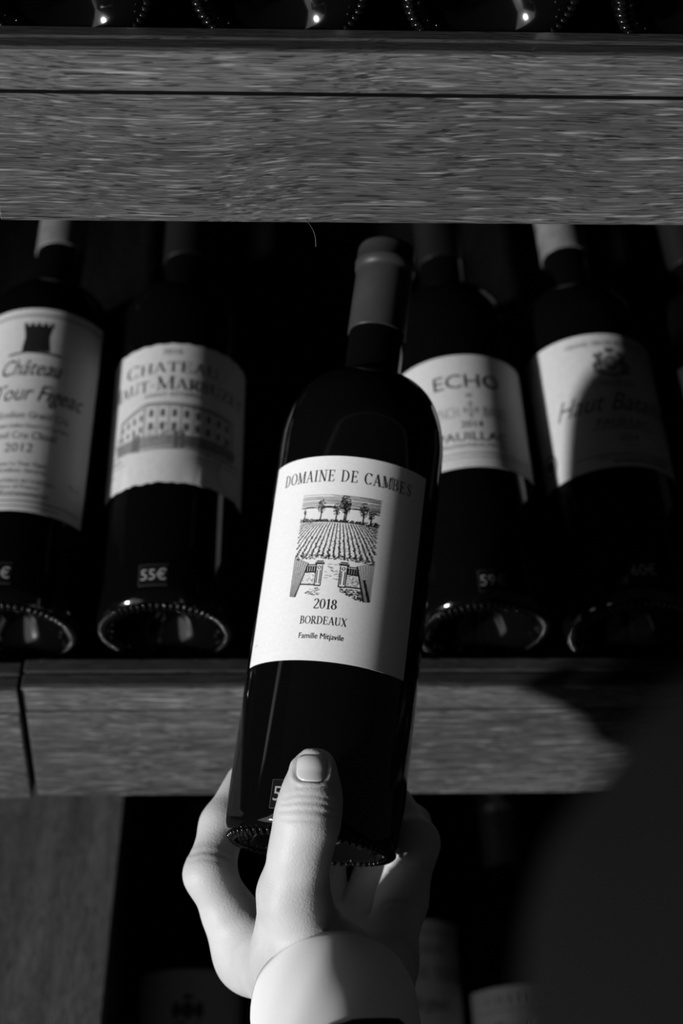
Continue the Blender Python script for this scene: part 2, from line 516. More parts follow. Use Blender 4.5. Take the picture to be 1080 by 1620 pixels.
def capsule_profile(rn, t0, top):
    r = rn + .0006
    return [(rn - .0004, t0), (r, t0), (r, t0 + .0003), (r * .985, top - .0165), (r * 1.0, top - .0145), (r * 1.045, top - .0138), (r * 1.055, top - .0115),
            (r * 1.07, top - .0100), (r * 1.03, top - .0095), (r * 1.02, top - .0025), (r * .97, top - .0008), (r * .85, top), (0, top)]


_bead = {}


def beads(R):
    """row of moulded notches round the heel"""
    if R in _bead: return _bead[R]
    bm = bmesh.new(); N = 62
    for k in range(N):
        a = 2 * math.pi * k / N
        m = Matrix.Rotation(a, 4, 'Z') @ Matrix.Translation((R - .0038, 0, .0004)) @ Matrix.Rotation(R_(-25), 4, 'Y') @ Matrix.Diagonal((.0026, .0012, .0016, 1))
        bmesh.ops.create_icosphere(bm, subdivisions=2, radius=1, matrix=m)
    r2 = random.Random(3)
    for k in range(40):                                    # stippled glass inside the rim
        a = r2.uniform(0, 2 * math.pi); rr = r2.uniform(.0255, .0310)
        m = Matrix.Rotation(a, 4, 'Z') @ Matrix.Translation((rr, 0, .0006 + max(0, (.0285 - rr)) * .75)) @ Matrix.Scale(r2.uniform(.0005, .0011), 4)
        bmesh.ops.create_icosphere(bm, subdivisions=2, radius=1, matrix=m)
    me = bpy.data.meshes.new('heel_beads'); bm.to_mesh(me); bm.free()
    _bead[R] = me
    return me


_mesh = {}


def make_bottle(label, base, axis, R=.0375, glass='glass2', foil='foil_black', sh0=.186, sh1=.224, rn=.0142, top=.300, cap0=.245, group=None, roll=0.0):
    a = Vector(axis).normalized()
    e1 = a.cross(Vector((0, 0, 1))).normalized(); nn = e1.cross(a)
    mw = Matrix(((e1.x, -nn.x, a.x, base[0]), (e1.y, -nn.y, a.y, base[1]), (e1.z, -nn.z, a.z, base[2]), (0, 0, 0, 1)))
    t = thing('wine_bottle', label, 'bottle', group, mw)
    key = (R, sh0, sh1, rn, top)
    if key not in _mesh: _mesh[key] = pyd('bottle_glass', *spin(bottle_profile(*key)))
    me = _mesh[key]
    if me.users and me.materials and me.materials[0] != M[glass]:
        me = me.copy(); me.materials.clear()
    link('bottle_glass', me, M[glass], t, True)
    k2 = ('cap', rn, cap0, top, foil)
    if k2 not in _mesh: _mesh[k2] = pyd('capsule', *spin(capsule_profile(rn, cap0, top + .002), 48))
    link('capsule', _mesh[k2], M[foil], t, True)
    b = link('heel_beads', beads(R), M['bead'], t, True); b['kind'] = 'stuff'
    return t


def label_sheet(parent, R, f0, f1, v0, v1, m, deckle=0.0, name='label'):
    """a curved paper sheet with thickness; deckle = roughness of its torn lower edge"""
    n = 48; nv = 6
    V = []; F = []
    for k, off in enumerate((.00005, .00018)):
        for i in range(n + 1):
            a = R_(f0 + (f1 - f0) * i / n)
            lo = v0 + deckle * (math.sin(i * 2.1) * .6 + math.sin(i * .9 + 1) * .5 + rng.uniform(-.5, .5))
            hi = v1 + deckle * .5 * (math.sin(i * 1.7) + rng.uniform(-.3, .3))
            for j in range(nv + 1):
                V.append(((R + off) * math.sin(a), -(R + off) * math.cos(a), lo + (hi - lo) * j / nv))
    S = (n + 1) * (nv + 1)
    q = lambda k, i, j: k * S + i * (nv + 1) + j
    for i in range(n):
        for j in range(nv):
            F.append((q(1, i, j), q(1, i + 1, j), q(1, i + 1, j + 1), q(1, i, j + 1)))
            F.append((q(0, i, j), q(0, i, j + 1), q(0, i + 1, j + 1), q(0, i + 1, j)))
        F.append((q(0, i, 0), q(0, i + 1, 0), q(1, i + 1, 0), q(1, i, 0)))
        F.append((q(1, i, nv), q(1, i + 1, nv), q(0, i + 1, nv), q(0, i, nv)))
    for j in range(nv):
        F.append((q(0, 0, j), q(1, 0, j), q(1, 0, j + 1), q(0, 0, j + 1)))
        F.append((q(0, n, j), q(0, n, j + 1), q(1, n, j + 1), q(1, n, j)))
    me = pyd(name, V, F)
    me.polygons.foreach_set('use_smooth', [True] * len(me.polygons)); me.set_sharp_from_angle(angle=R_(40))
    return link(name, me, m, parent)


def price_tag(t, R, phi, v, txt):
    """small dark film sticker near the heel with the price in grey figures"""
    c = R_(phi) * R; hw, hh = .0076, .0060
    g = label_sheet(t, R, phi - math.degrees(hw / R), phi + math.degrees(hw / R), v - hh, v + hh, M['tag'], name='price_tag')
    p = Print(); sans(p, txt, c, v - .0028, .0088, width=.0044 * len(txt)); p.build('price_lettering', M['tag_ink'], g, R, .0003)
    p = Print()
    p.line(c - hw, v - hh, c + hw, v - hh, .0004); p.line(c - hw, v - hh, c - hw, v + hh, .0003); p.line(c - hw, v + hh, c + hw, v + hh, .0002)
    p.build('tag_border', M['tag_rim'], g, R, .0003)
    return g


def axdir(yaw, el=AL):
    yaw = R_(yaw)
    return (math.cos(el) * math.sin(yaw), math.cos(el) * math.cos(yaw), math.sin(el))


# ---- the held bottle
HAX = (math.cos(.528) * math.sin(.1571), math.cos(.528) * math.cos(.1571), math.sin(.528))
HB = (.0120, -.1489, .0485); HR = .0386
held = make_bottle('dark wine bottle held in the hand, white label with a vineyard engraving', HB, HAX, HR, 'glass', 'foil', .186, .229, .0136, .2970, .2500)
lab = label_sheet(held, HR, -67, 57, .0729, .1685, M['paper'])
U = lambda ph: R_(ph) * HR
p = Print()
serif(p, 'DOMAINE DE CAMBES', U(-4.2), .1560, .0056, width=U(95.5), gap=.13)
p.build('title_lettering', M['ink'], lab, HR)
p = Print()
serif(p, '2018', U(-6.2), .0962, .0046, width=U(15.2), gap=.04)
p.build('vintage_lettering', M['ink'], lab, HR)
p = Print()
serif(p, 'BORDEAUX', U(-6.3), .0892, .0036, width=U(30.6))
p.build('region_lettering', M['ink'], lab, HR)
p = Print()
sans(p, 'Famille Mitjavile', U(-6.3), .0827, .0037, width=U(29.2))
p.build('family_lettering', M['ink'], lab, HR)

# the engraving of a vineyard and its gate
IX0, IX1, IY0, IY1 = U(-31.8), U(21.8), .1020, .1497
IW, IH = IX1 - IX0, IY1 - IY0
er = random.Random(11)
p = Print()


def E_(x, y): return IX0 + x * IW, IY0 + y * IH


def eline(x0, y0, x1, y1, wd, w1=None):
    a = E_(x0, y0); b = E_(x1, y1); p.line(*a, *b, wd, w1)


def edot(x, y, r, n=6):
    a = E_(x, y); p.disc(a[0], a[1], r * er.uniform(.6, 1.3), r * er.uniform(.6, 1.3), n)


for i in range(15):                                       # ruled sky
    y = .995 - i * .0092
    x = 0.0
    while x < 1:
        l = er.uniform(.08, .4)
        if er.random() < .93: eline(x, y + er.uniform(-.0015, .0015), min(1, x + l), y + er.uniform(-.0015, .0015), er.uniform(.00012, .00022))
        x += l + er.uniform(.0, .012)
for (x0, x1, y) in ((0, .23, .862), (.27, .47, .868), (.62, .80, .862), (.86, 1.0, .845)):   # dark lower edge of the clouds
    eline(x0, y, (x0 + x1) / 2, y + .008, .0002, .0007); eline((x0 + x1) / 2, y + .008, x1, y + .002, .0007, .0002)


def tree(x, y0, h, rw, rh, n):
    eline(x, y0, x + .006, y0 + h * .55, .00055, .0003)
    for k in range(7):
        a = er.uniform(-.9, .9); l = h * er.uniform(.35, .7)
        eline(x + .004, y0 + h * er.uniform(.3, .55), x + math.sin(a) * l * .5, y0 + h * .5 + math.cos(a) * l * .6, .0002, .0001)
    for k in range(n):
        r = math.sqrt(er.random()); a = er.uniform(0, 2 * math.pi)
        cx, cy = x + math.cos(a) * r * rw, y0 + h * .72 + math.sin(a) * r * rh
        edot(cx, min(.99, cy), .00021, 5)


tree(.055, .755, .10, .02, .035, 14)
tree(.275, .745, .19, .050, .070, 100)
tree(.470, .745, .15, .048, .060, 90)
tree(.570, .745, .23, .066, .095, 230)
tree(.590, .745, .17, .040, .065, 60)
tree(.800, .735, .19, .056, .075, 120)
tree(.895, .735, .13, .040, .045, 60)
for k in range(330):                                       # hedge
    x = er.random(); hh = .010 + .012 * (abs(x - .5) * 2) ** 2
    edot(x, .738 + er.uniform(-hh, hh) + (.008 if x < .12 or x > .92 else 0), .00026)
eline(0, .728, 1, .726, .0004)
NR = 41                                                    # vine rows fan out towards the viewer
for i in range(NR):
    xt = -1.05 + 3.1 * i / (NR - 1)
    for s in range(60):
        s0, s1 = s / 60, (s + .8) / 60
        k0, k1 = 1 + 1.25 * s0, 1 + 1.25 * s1
        xa, xb = .5 + (xt - .5) * k0 * .40, .5 + (xt - .5) * k1 * .40
        if i % 2: xa += er.uniform(-.003, .003)
        if 0 <= xa <= 1 and 0 <= xb <= 1:
            y0 = .715 - .335 * s0 ** 1.15; y1 = .715 - .335 * s1 ** 1.15
            eline(xa + er.uniform(-.003, .003), y0, xb + er.uniform(-.003, .003), y1, er.uniform(.0002, .0004) * (1 + .7 * s0))
            if er.random() < .8 * s0 + .3: edot(xa + er.uniform(-.016, .016) * (.4 + s0), y0, .00016 + .00012 * s0, 5)
for k in range(260):
    x = er.random(); edot(x, .375 + er.uniform(-.015, .02) * (1 + (abs(x - .5))), .00024)
for sx in (0, 1):                                          # tiled wings of the gatehouse
    X = (lambda x: x) if sx == 0 else (lambda x: 1.0 - x)
    quad = ((.0, .375), (.20, .315), (.075, -.01), (.0, .0))
    for k in range(26):
        s = k / 25
        a = (quad[0][0] + (quad[3][0] - quad[0][0]) * s, quad[0][1] + (quad[3][1] - quad[0][1]) * s)
        b = (quad[1][0] + (quad[2][0] - quad[1][0]) * s, quad[1][1] + (quad[2][1] - quad[1][1]) * s)
        eline(X(a[0]), a[1], X(b[0]), b[1], .00020)
    for k in range(7):
        s = k / 6
        a = (quad[0][0] + (quad[1][0] - quad[0][0]) * s, quad[0][1] + (quad[1][1] - quad[0][1]) * s)
        b = (quad[3][0] + (quad[2][0] - quad[3][0]) * s, quad[3][1] + (quad[2][1] - quad[3][1]) * s)
        eline(X(a[0]), a[1], X(b[0]), b[1], .00015 if k < 6 else .0005)
    g0, g1 = (.31, .385) if sx == 0 else (.315, .395)
    # gate pillar with cap
    for x in (g0, g1): eline(X(x), .10, X(x), .30, .00035)
    eline(X(g0 - .02), .315, X(g1 + .02), .315, .0009); eline(X(g0 - .005), .335, X(g1 + .005), .335, .0006)
    eline(X(g0), .10, X(g1), .10, .0006); eline(X(g0 + .02), .12, X(g0 + .02), .25, .0003); eline(X(g1 - .02), .12, X(g1 - .02), .25, .0003)
    for k in range(9):
        a = k * 2 * math.pi / 9; b = (k + 1) * 2 * math.pi / 9; cx = (g0 + g1) / 2
        eline(X(cx + .018 * math.cos(a)), .275 + .015 * math.sin(a), X(cx + .018 * math.cos(b)), .275 + .015 * math.sin(b), .0003)
    # balustrade wall
    eline(X(.19), .300, X(g0), .300, .0005); eline(X(.18), .285, X(g0), .285, .0003)
    for k in range(5):
        x = .185 + k * .029
        eline(X(x), .23, X(x), .285, .0007)
    eline(X(.17), .228, X(g0), .228, .0005)
    eline(X(.12), .112, X(g0), .105, .0006)
    for k in range(130 if sx else 70):
        edot(X(er.uniform(.15, g0)), er.uniform(.115, .222), .00016, 4)
    # rough ground
    for k in range(150 if sx else 75):
        x = er.uniform(.09, .36); y = er.uniform(-.01, .09)
        if y < .1 - (.36 - x) * .36 * (0 if sx else 1) and y > (.03 - .12 * (x - .1) if not sx else -.02 + .25 * (x - .1)):
            eline(X(x), y, X(x + er.uniform(.012, .04)), y + er.uniform(-.004, .012), er.uniform(.00012, .0003))
eline(.99, .0, .90, .20, .0008)
for k in range(26):                                        # road
    x = er.uniform(.41, .58); y = er.uniform(.16, .34); eline(x, y, x + er.uniform(.01, .05), y, .00016)
p.build('vineyard_engraving', M['ink'], lab, HR)
p = Print(); p.line(U(-62), .0815, U(-58.5), .0822, .0002); p.build('paper_scratch', M['ink_soft'], lab, HR)
price_tag(held, HR, -13.5, .0150, '55€')

# ---- bottles on the middle rack
GM = 'bottles lying on the middle rack'
YB, ZB = .0243, .0132
R0 = .0375
u = lambda ph: R_(ph) * R0
b1 = make_bottle('bottle with pale capsule and dark tower emblem, leftmost on the middle rack', (-.1439, YB, ZB), axdir(2.32), foil='foil_pale', group=GM, cap0=.252)
l1 = label_sheet(b1, R0, -66, 64, .0545, .1855, M['paper_b'])
p = Print(); p.line(u(-64), .1805, u(62), .1805, .0022); p.build('label_band', M['ink_pale'], l1, R0)
p = Print()
x = u(2)
q = [(-.0078, .1560), (.0078, .1560), (.0066, .1660), (.0080, .1735), (-.0080, .1735), (-.0066, .1660)]
p.quad(*[(x + a, b) for a, b in (q[0], q[1], q[2], q[5])]); p.quad(*[(x + a, b) for a, b in (q[5], q[2], q[3], q[4])])
for k in range(5): p.rect(x - .0080 + k * .0036, .1735, x - .0080 + k * .0036 + .0020, .1755)
p.line(x - .0150, .1540, x - .004, .1556, .0012); p.line(x - .004, .1556, x + .0150, .1545, .0012)
p.build('tower_emblem', M['ink'], l1, R0)
p = Print(); sans(p, 'Château', u(-1), .1400, .0150, .0330, .25); sans(p, 'La Tour Figeac', u(-1), .1235, .0150, .0640, .25); p.build('title_lettering', M['ink'], l1, R0, .0003)
p = Print()
for txt, v, s, wd in (('Saint-Emilion Grand Cru', .1120, .0062, .050), ('Appellation Saint-Emilion Grand Cru Contrôlée', .1060, .0034, .052), ('Grand Cru Classé', .0990, .0065, .040),
                      ('2012', .0905, .0080, .0150), ('Domaine La Tour Figeac', .0820, .0036, .034), ('Saint-Emilion, Gironde', .0778, .0036, .034),
                      ('MIS EN BOUTEILLE AU CHATEAU', .0715, .0032, .044), ('Produce of France', .0680, .0030, .026)):
    sans(p, txt, u(-1), v, s, wd)
sans(p, 'Otto Rettenmaier', u(-2), .0632, .0052, .040, .3)
p2 = Print(); sans(p2, '75 cl', u(50), .0740, .0040, .007); p2.build('volume_lettering', M['ink_soft'], l1, R0)
p.build('small_lettering', M['ink_soft'], l1, R0)
p = Print(); p.line(u(-60), .0605, u(60), .0605, .0007); p.line(u(-60), .0575, u(40), .0575, .0005)
p.build('ruled_lines', M['ink_soft'], l1, R0)
price_tag(b1, R0, -4, .0175, '62€')

b2 = make_bottle('bottle with torn-edged label showing a long mansion, on the middle rack', (-.0618, YB, ZB), axdir(1.12), group=GM)
l2 = label_sheet(b2, R0, -84, 84, .0720, .1615, M['paper_b'], deckle=.0006)
p = Print()
serif(p, 'CHATEAU', u(-4), .1425, .0086, .0560, .78); serif(p, 'HAUT-MARBUZET', u(2), .1310, .0088, .0900, .8)
p.build('title_lettering', M['ink'], l2, R0)
p = Print(); sans(p, '2016', u(-3), .1545, .0050, .0110); p.build('vintage_lettering', M['ink_soft'], l2, R0)
p = Print(); sans(p, 'SAINT-ESTEPHE', u(0), .1265, .0036, .0330); p.build('region_lettering', M['ink_soft'], l2, R0)
p = Print(); sans(p, 'Bordeaux', u(-57), .0900, .0036, .0150); p.line(u(-70), .0875, u(-42), .0875, .0004); p.line(u(-70), .0830, u(-55), .0830, .0006); p.build('corner_lettering', M['ink_soft'], l2, R0)
p = Print()
sans(p, 'H. Duboscq', u(44), .0905, .0042, .0190, .3); p.line(u(22), .0885, u(66), .0885, .0006); p.line(u(22), .0855, u(45), .0855, .0004)
for k in range(26):
    a0, a1 = k * 2 * math.pi / 26, (k + 1) * 2 * math.pi / 26
    p.line(u(58) + .0110 * math.cos(a0), .0840 + .0105 * math.sin(a0), u(58) + .0110 * math.cos(a1), .0840 + .0105 * math.sin(a1), .00035)
p.build('signature_seal', M['ink_soft'], l2, R0)
p = Print()                                                # the mansion
xl, xm, xr = u(-50), u(-24), u(58)
p.line(xl, .1150, xm, .1225, .0009); p.line(xm, .1225, xr, .1195, .0012); p.line(xm, .1210, xr, .1180, .0006); p.line(xl, .1140, xm, .1205, .0006)
p.line(xl, .1010, xl, .1150, .0005); p.line(xm, .1010, xm, .1210, .0006); p.line(xr, .1010, xr, .1190, .0006)
for k in range(8):
    xx = xm + (xr - xm) * (k + .6) / 8.3; top = .1185 - .0025 * k / 8
    p.rect(xx - .0012, top - .0048, xx + .0012, top); p.rect(xx - .0013, top - .0130, xx + .0013, top - .0085)
    p.line(xx + .0035, .1020, xx + .0035, .1200 - .002 * k / 8, .0003)
for k in range(4):
    xx = xl + (xm - xl) * (k + .5) / 4
    p.rect(xx - .0008, .1085 + k * .0012, xx + .0008, .1125 + k * .0012); p.rect(xx - .0008, .1030 + k * .0006, xx + .0008, .1060 + k * .0008)
for k in range(9):
    p.line(xl - .003 + k * .0002, .1010 - k * .0008, xr + .004 - k * .0003, .1010 - k * .0008, .0004 if k % 3 else .0009)
for xx in (u(-33), u(-29), u(4), u(9)): p.rect(xx - .0009, .0930, xx + .0009, .1040)
for k in range(140):
    sx = rng.choice((xl - .002, u(-14), xr - .004, u(2)))
    p.disc(sx + rng.gauss(0, .0030), .1030 + rng.gauss(0, .0022), rng.uniform(.0002, .0006), None, 5)
p.line(u(-60), .0945, u(70), .0925, .0006); p.line(u(-30), .0925, u(8), .0930, .0005)
p.build('mansion_drawing', M['ink_soft'], l2, R0)
price_tag(b2, R0, -7.2, .0165, '55€')

b3 = make_bottle('bottle with broad sans-serif capitals on its label, right behind the held bottle', (.1074, YB, ZB), axdir(-2.6), group=GM)
l3 = label_sheet(b3, R0, -66, 66, .0818, .1550, M['paper_b'])
p = Print(); sans(p, 'ECHO', u(0), .1330, .0128, u(58)); sans(p, 'PAUILLAC', u(0), .0985, .0078, u(60)); sans(p, '2014', u(0), .1070, .0058, .0120); sans(p, 'DE', u(0), .1265, .0032, .0034)
p.build('title_lettering', M['ink'], l3, R0)
p = Print()
sans(p, 'LYNCH', u(-22), .1135, .0100, .0150); sans(p, 'BAGES', u(22), .1135, .0100, .0150)
for (dx, dy) in ((0, .004), (0, -.003), (.003, 0), (-.003, 0)): p.disc(dx, .1180 + dy, .0013, .0022)
p.line(-.0045, .1180, .0045, .1180, .0007); p.line(0, .1120, 0, .1240, .0006)
p.build('crest_print', M['ink_pale'], l3, R0)
p = Print(); sans(p, 'APPELLATION PAUILLAC CONTROLEE', u(0), .0945, .0028, .040); p.build('appellation_lettering', M['ink_soft'], l3, R0)
p = Print(); p.line(u(-60), .0905, u(60), .0905, .0005); p.line(u(-60), .0880, u(60), .0880, .0004)
p.build('ruled_lines', M['ink_soft'], l3, R0)
price_tag(b3, R0, 2, .0130, '59€')

b4 = make_bottle('bottle with heraldic crest and script title, right end of the middle rack', (.1883, YB, ZB), axdir(-3.71), foil='foil_pale', group=GM, cap0=.252)
l4 = label_sheet(b4, R0, -80, 80, .0822, .1700, M['paper_b'])
p = Print()
x, y = u(6), .1500
p.disc(x, y, .0042, .0052, 10)
for sg in (-1, 1):                                         # two supporters, crown, ribbon
    for (dx, dy, rx, ry) in ((.0066, .001, .0020, .0040), (.0080, .0050, .0016, .0018), (.0052, .0060, .0014, .0016), (.0094, -.002, .0012, .0030), (.0070, -.0050, .0026, .0014)):
        p.disc(x + sg * dx, y + dy, rx, ry, 8)
    p.line(x, y - .0085, x + sg * .0110, y - .0060, .0016, .0008)
p.disc(x, y + .0080, .0026, .0016); p.rect(x - .0024, y + .0080, x + .0024, y + .0104)
p.build('crest_print', M['ink_soft'], l4, R0)
p = Print(); p.disc(x, y, .0030, .0038, 10); p.line(x - .002, y, x + .002, y, .0004); p.build('crest_shield', M['ink_pale'], l4, R0, .0004)
p = Print(); serif(p, 'CHATEAU', u(6), .1345, .0050, .0250, .8); sans(p, 'PAUILLAC', u(8), .1085, .0070, .0310, .15)
sans(p, 'Haut Batailley', u(9), .1185, .0170, .0760, .42)
p.line(u(-20), .1070, u(38), .1070, .0006)
p.build('title_lettering', M['ink_soft'], l4, R0)
p = Print(); sans(p, '2014', u(10), .0990, .0050, .0110); 
p2 = Print(); sans(p2, 'GRAND VIN DE BORDEAUX', u(6), .1620, .0042, .0480); p2.build('motto_lettering', M['ink_soft'], l4, R0)
p.line(u(-38), .0905, u(62), .0905, .0006); p.line(u(5), .0955, u(16), .0955, .0005); sans(p, 'APPELLATION PAUILLAC CONTROLEE', u(12), .0873, .0030, .042); p.rect(u(-8), .0850, u(45), .0862)
p.build('small_lettering', M['ink_soft'], l4, R0)
p = Print()
for k in range(18):
    a0, a1 = k * 2 * math.pi / 18, (k + 1) * 2 * math.pi / 18
    p.line(u(-66) + .0055 * math.cos(a0), .0960 + .0065 * math.sin(a0), u(-66) + .0055 * math.cos(a1), .0960 + .0065 * math.sin(a1), .0012)
p.disc(u(-66), .0960, .0032, .0036)
p.build('round_seal', M['ink_soft'], l4, R0)
price_tag(b4, R0, 0, .0190, '60€')
b5 = make_bottle('bottle cut off by the right edge of the photo on the middle rack', (.2713, YB, ZB), axdir(-5.0), group=GM)
label_sheet(b5, R0, -60, 60, .0800, .1600, M['paper_c'])

# ---- bottles on the upper rack: only their heels show above the rails
for X, lb in ((-.0864, 'bottle heel showing at the upper left edge above the top fascia'), (-.0013, 'bottle heel on the upper rack, second from the left above the top fascia'),
              (.0832, 'bottle heel on the upper rack, third from the left above the top fascia'), (.1686, 'bottle heel showing at the upper right corner above the top fascia')):
    t = make_bottle(lb, (X, YB, ZB + H), axdir(0), group='bottles lying on the upper rack')
    label_sheet(t, R0, -62, 62, .0750, .1600, M['paper_c'])

# ---- bottles on the lower rack
low_lab = ('bottle with dim pale label just right of the wooden ledge, lower rack', 'bottle on the lower rack hidden behind the wrist',
           'bottle with dim printed label beside the right fingers, lower rack', 'bottle on the lower rack half hidden by the dark shoulder')
tops = (.165, .168, .198, .152)
for k in range(4):
    t = make_bottle(low_lab[k], (LB.x + .0800 * k, LB.y, LB.z), axdir(-1.0 * k + .5), group='bottles lying on the lower rack', foil='foil' if k in (0, 3) else 'foil_black', sh0=.205 if k == 2 else .186, sh1=.235 if k == 2 else .224)
    lw = label_sheet(t, R0, -72, 72, .070, tops[k], M['paper_c'] if k != 2 else M['paper_b'])
    p = Print(); tp = tops[k]
    if k == 2:
        serif(p, 'CHATEAU', u(12), tp - .0240, .0060, .034); serif(p, 'CLOS DE TERTRE', u(18), tp - .0420, .0085, .070)
        sans(p, 'Margaux', u(14), tp - .062, .013, .03, .35); p.line(u(-60), tp - .009, u(60), tp - .009, .0008)
    elif k == 3:
        serif(p, 'CHATEAU', u(-8), tp - .0120, .0060, .050, gap=.3); sans(p, 'Pauillac', u(-10), tp - .032, .012, .04, .35); p.line(u(-60), tp - .016, u(60), tp - .016, .0005)
    else:
        for (dx, dy, rx, ry) in ((0, 0, .005, .006), (-.008, 0, .003, .006), (.008, 0, .003, .006), (0, .009, .004, .002), (0, -.009, .009, .0015)):
            p.disc(dx, tp - .028 + dy, rx, ry, 10)
        serif(p, 'CHATEAU', 0, tp - .052, .0060, .036)
    p.build('label_lettering', M['ink_soft'], lw, R0)


# ------------------------------------------------------------------ the person: hand (one skin surface), cuff, jacket
def surface_nets(D, org, h):
    ins = D < 0
    nx, ny, nz = D.shape
    c = np.zeros((nx - 1, ny - 1, nz - 1), np.int8)
    off = [(i, j, k) for i in (0, 1) for j in (0, 1) for k in (0, 1)]
    sl = lambda i, j, k: (slice(i, nx - 1 + i), slice(j, ny - 1 + j), slice(k, nz - 1 + k))
    for o in off: c += ins[sl(*o)]
    act = (c > 0) & (c < 8)
    I = np.argwhere(act)
    num = np.zeros((len(I), 3)); cnt = np.zeros(len(I))
    for a in off:
        for ax in range(3):
            if a[ax]: continue
            b = list(a); b[ax] = 1
            da = D[I[:, 0] + a[0], I[:, 1] + a[1], I[:, 2] + a[2]]; db = D[I[:, 0] + b[0], I[:, 1] + b[1], I[:, 2] + b[2]]
            m = (da < 0) != (db < 0)
            t = np.where(m, da / np.where(m, da - db, 1), 0)
            pos = np.tile(np.array(a, float), (len(I), 1)); pos[:, ax] += t
            num[m] += pos[m]; cnt[m] += 1
    V = org + (I + num / cnt[:, None]) * h
    idx = -np.ones(c.shape, np.int64); idx[act] = np.arange(len(I))
    F = []
    for ax in range(3):
        b, d = [(1, 2), (2, 0), (0, 1)][ax]
        s0 = [slice(1, -1)] * 3; s0[ax] = slice(0, D.shape[ax] - 1)
        s1 = [slice(1, -1)] * 3; s1[ax] = slice(1, D.shape[ax])
        A, B = ins[tuple(s0)], ins[tuple(s1)]
        E = np.argwhere(A != B)
        if not len(E): continue
        fl = A[E[:, 0], E[:, 1], E[:, 2]]
        base = E.copy(); base[:, b] += 1; base[:, d] += 1
        eb = np.zeros(3, int); eb[b] = 1; ed = np.zeros(3, int); ed[d] = 1
        q = [base - eb - ed, base - ed, base, base - eb]
        q = np.stack([idx[x[:, 0], x[:, 1], x[:, 2]] for x in q], 1)
        q[~fl] = q[~fl][:, ::-1]
        F.append(q)
    return V, np.concatenate(F)


def smooth_mesh(V, F, it, lam=.5):
    e = np.concatenate([F[:, [0, 1]], F[:, [1, 2]], F[:, [2, 3]], F[:, [3, 0]]])
    e = np.concatenate([e, e[:, ::-1]])
    cnt = np.bincount(e[:, 0], minlength=len(V))[:, None]
    for i in range(it):
        s = np.stack([np.bincount(e[:, 0], weights=V[e[:, 1], k], minlength=len(V)) for k in range(3)], 1)
        f = lam if i % 2 == 0 else -lam * 1.02
        V = V + f * (s / cnt - V)
    return V


def smin(a, b, k):
    h = np.clip(.5 + .5 * (b - a) / k, 0, 1)
    return b + (a - b) * h - k * h * (1 - h)


def cone(X, a, b, ra, rb):
    ab = b - a
    t = np.clip(((X - a) @ ab) / (ab @ ab), 0, 1)
    return np.linalg.norm(X - (a + t[..., None] * ab), axis=-1) - (ra + (rb - ra) * t)


def chain(X, pts, k):
    d = None
    for (a, ra), (b, rb) in zip(pts, pts[1:]):
        c = cone(X, a, b, ra, rb); d = c if d is None else smin(d, c, k)
    return d


J = lambda px, py, d, r: (P(px, py, d), r)
thumb = [J(496, 1222, .6395, .0096), J(492, 1262, .6370, .0114), J(485, 1302, .6350, .0122), J(474, 1350, .6360, .0115), J(464, 1415, .6415, .0138), J(474, 1488, .6545, .0200)]
index = [J(383, 1236, .7290, .0076), J(353, 1305, .7145, .0099), J(331, 1383, .6980, .0106), J(366, 1450, .7000, .0117), J(402, 1510, .7040, .0142)]
middle = [J(515, 1270, .7480, .0080), J(520, 1330, .7500, .0092), J(510, 1400, .7420, .0102), J(480, 1482, .7230, .0130)]
ring_f = [J(600, 1268, .7660, .0080), J(646, 1306, .7440, .0097), J(596, 1386, .7420, .0100), J(550, 1482, .7320, .0125)]
pinky = [J(626, 1268, .7520, .0078), J(655, 1334, .7130, .0107), J(635, 1425, .7080, .0110), J(606, 1525, .6940, .0130)]
# direction of the forearm, from the wrist back to the elbow
FD = -CU * .335 - CF * .943 + CR * .10
FD /= np.linalg.norm(FD)
WR = P(517, 1583, .6480)


def hand_sdf(X):
    d_th = chain(X, thumb, .006)
    d_in = chain(X, index, .005)
    d_mi = chain(X, middle, .005)
    d_ri = chain(X, ring_f, .005)
    d_pk = chain(X, pinky, .005)
    fing = np.minimum(np.minimum(d_mi, d_ri), d_pk)
    mc = [index[-1], middle[-1], ring_f[-1], pinky[-1]]
    palm = None
    for (a, ra), (b, rb) in zip(mc, mc[1:]):
        c = cone(X, a, b, ra * .95, rb * .95); palm = c if palm is None else smin(palm, c, .010)
    for (a, ra) in mc:
        palm = smin(palm, cone(X, a, WR + FD * .004, ra * .92, .0215), .012)
    palm = smin(palm, cone(X, P(592, 1550, .676), WR, .0160, .0235), .012)        # heel of the hand on the little-finger side
    palm = smin(palm, cone(X, WR - FD * .004, WR + FD * .16, .0255, .031), .014)   # wrist and forearm
    d = smin(fing, palm, .006)
    d = smin(d, d_in, .011)
    web = cone(X, P(452, 1520, .668), P(400, 1502, .698), .0130, .0125)
    d = smin(d, web, .010)
    d = smin(d, d_th, .010)
    return d


h = .0010
pts = np.array([x for c in (thumb, index, middle, ring_f, pinky) for x, _ in c] + [WR, WR + FD * .07])
lo = pts.min(0) - .030; hi = pts.max(0) + .030
dims = np.ceil((hi - lo) / h).astype(int) + 1
clip = lambda X: np.maximum(hand_sdf(X), (X - (WR + FD * .065)) @ FD)      # the forearm ends inside the sleeve
K = 4
dims = (dims // K + 1) * K
g = [lo[i] + np.arange(0, dims[i], K) * h + (K - 1) * h / 2 for i in range(3)]
DC = clip(np.stack(np.meshgrid(*g, indexing='ij'), -1))
D = np.repeat(np.repeat(np.repeat(DC, K, 0), K, 1), K, 2)
ii = np.argwhere(np.abs(D) < .0065)
for c0 in range(0, len(ii), 200000):
    q = ii[c0:c0 + 200000]
    D[q[:, 0], q[:, 1], q[:, 2]] = clip(lo + q * h)
V, F = surface_nets(D, lo, h)
V = smooth_mesh(V, F, 6)


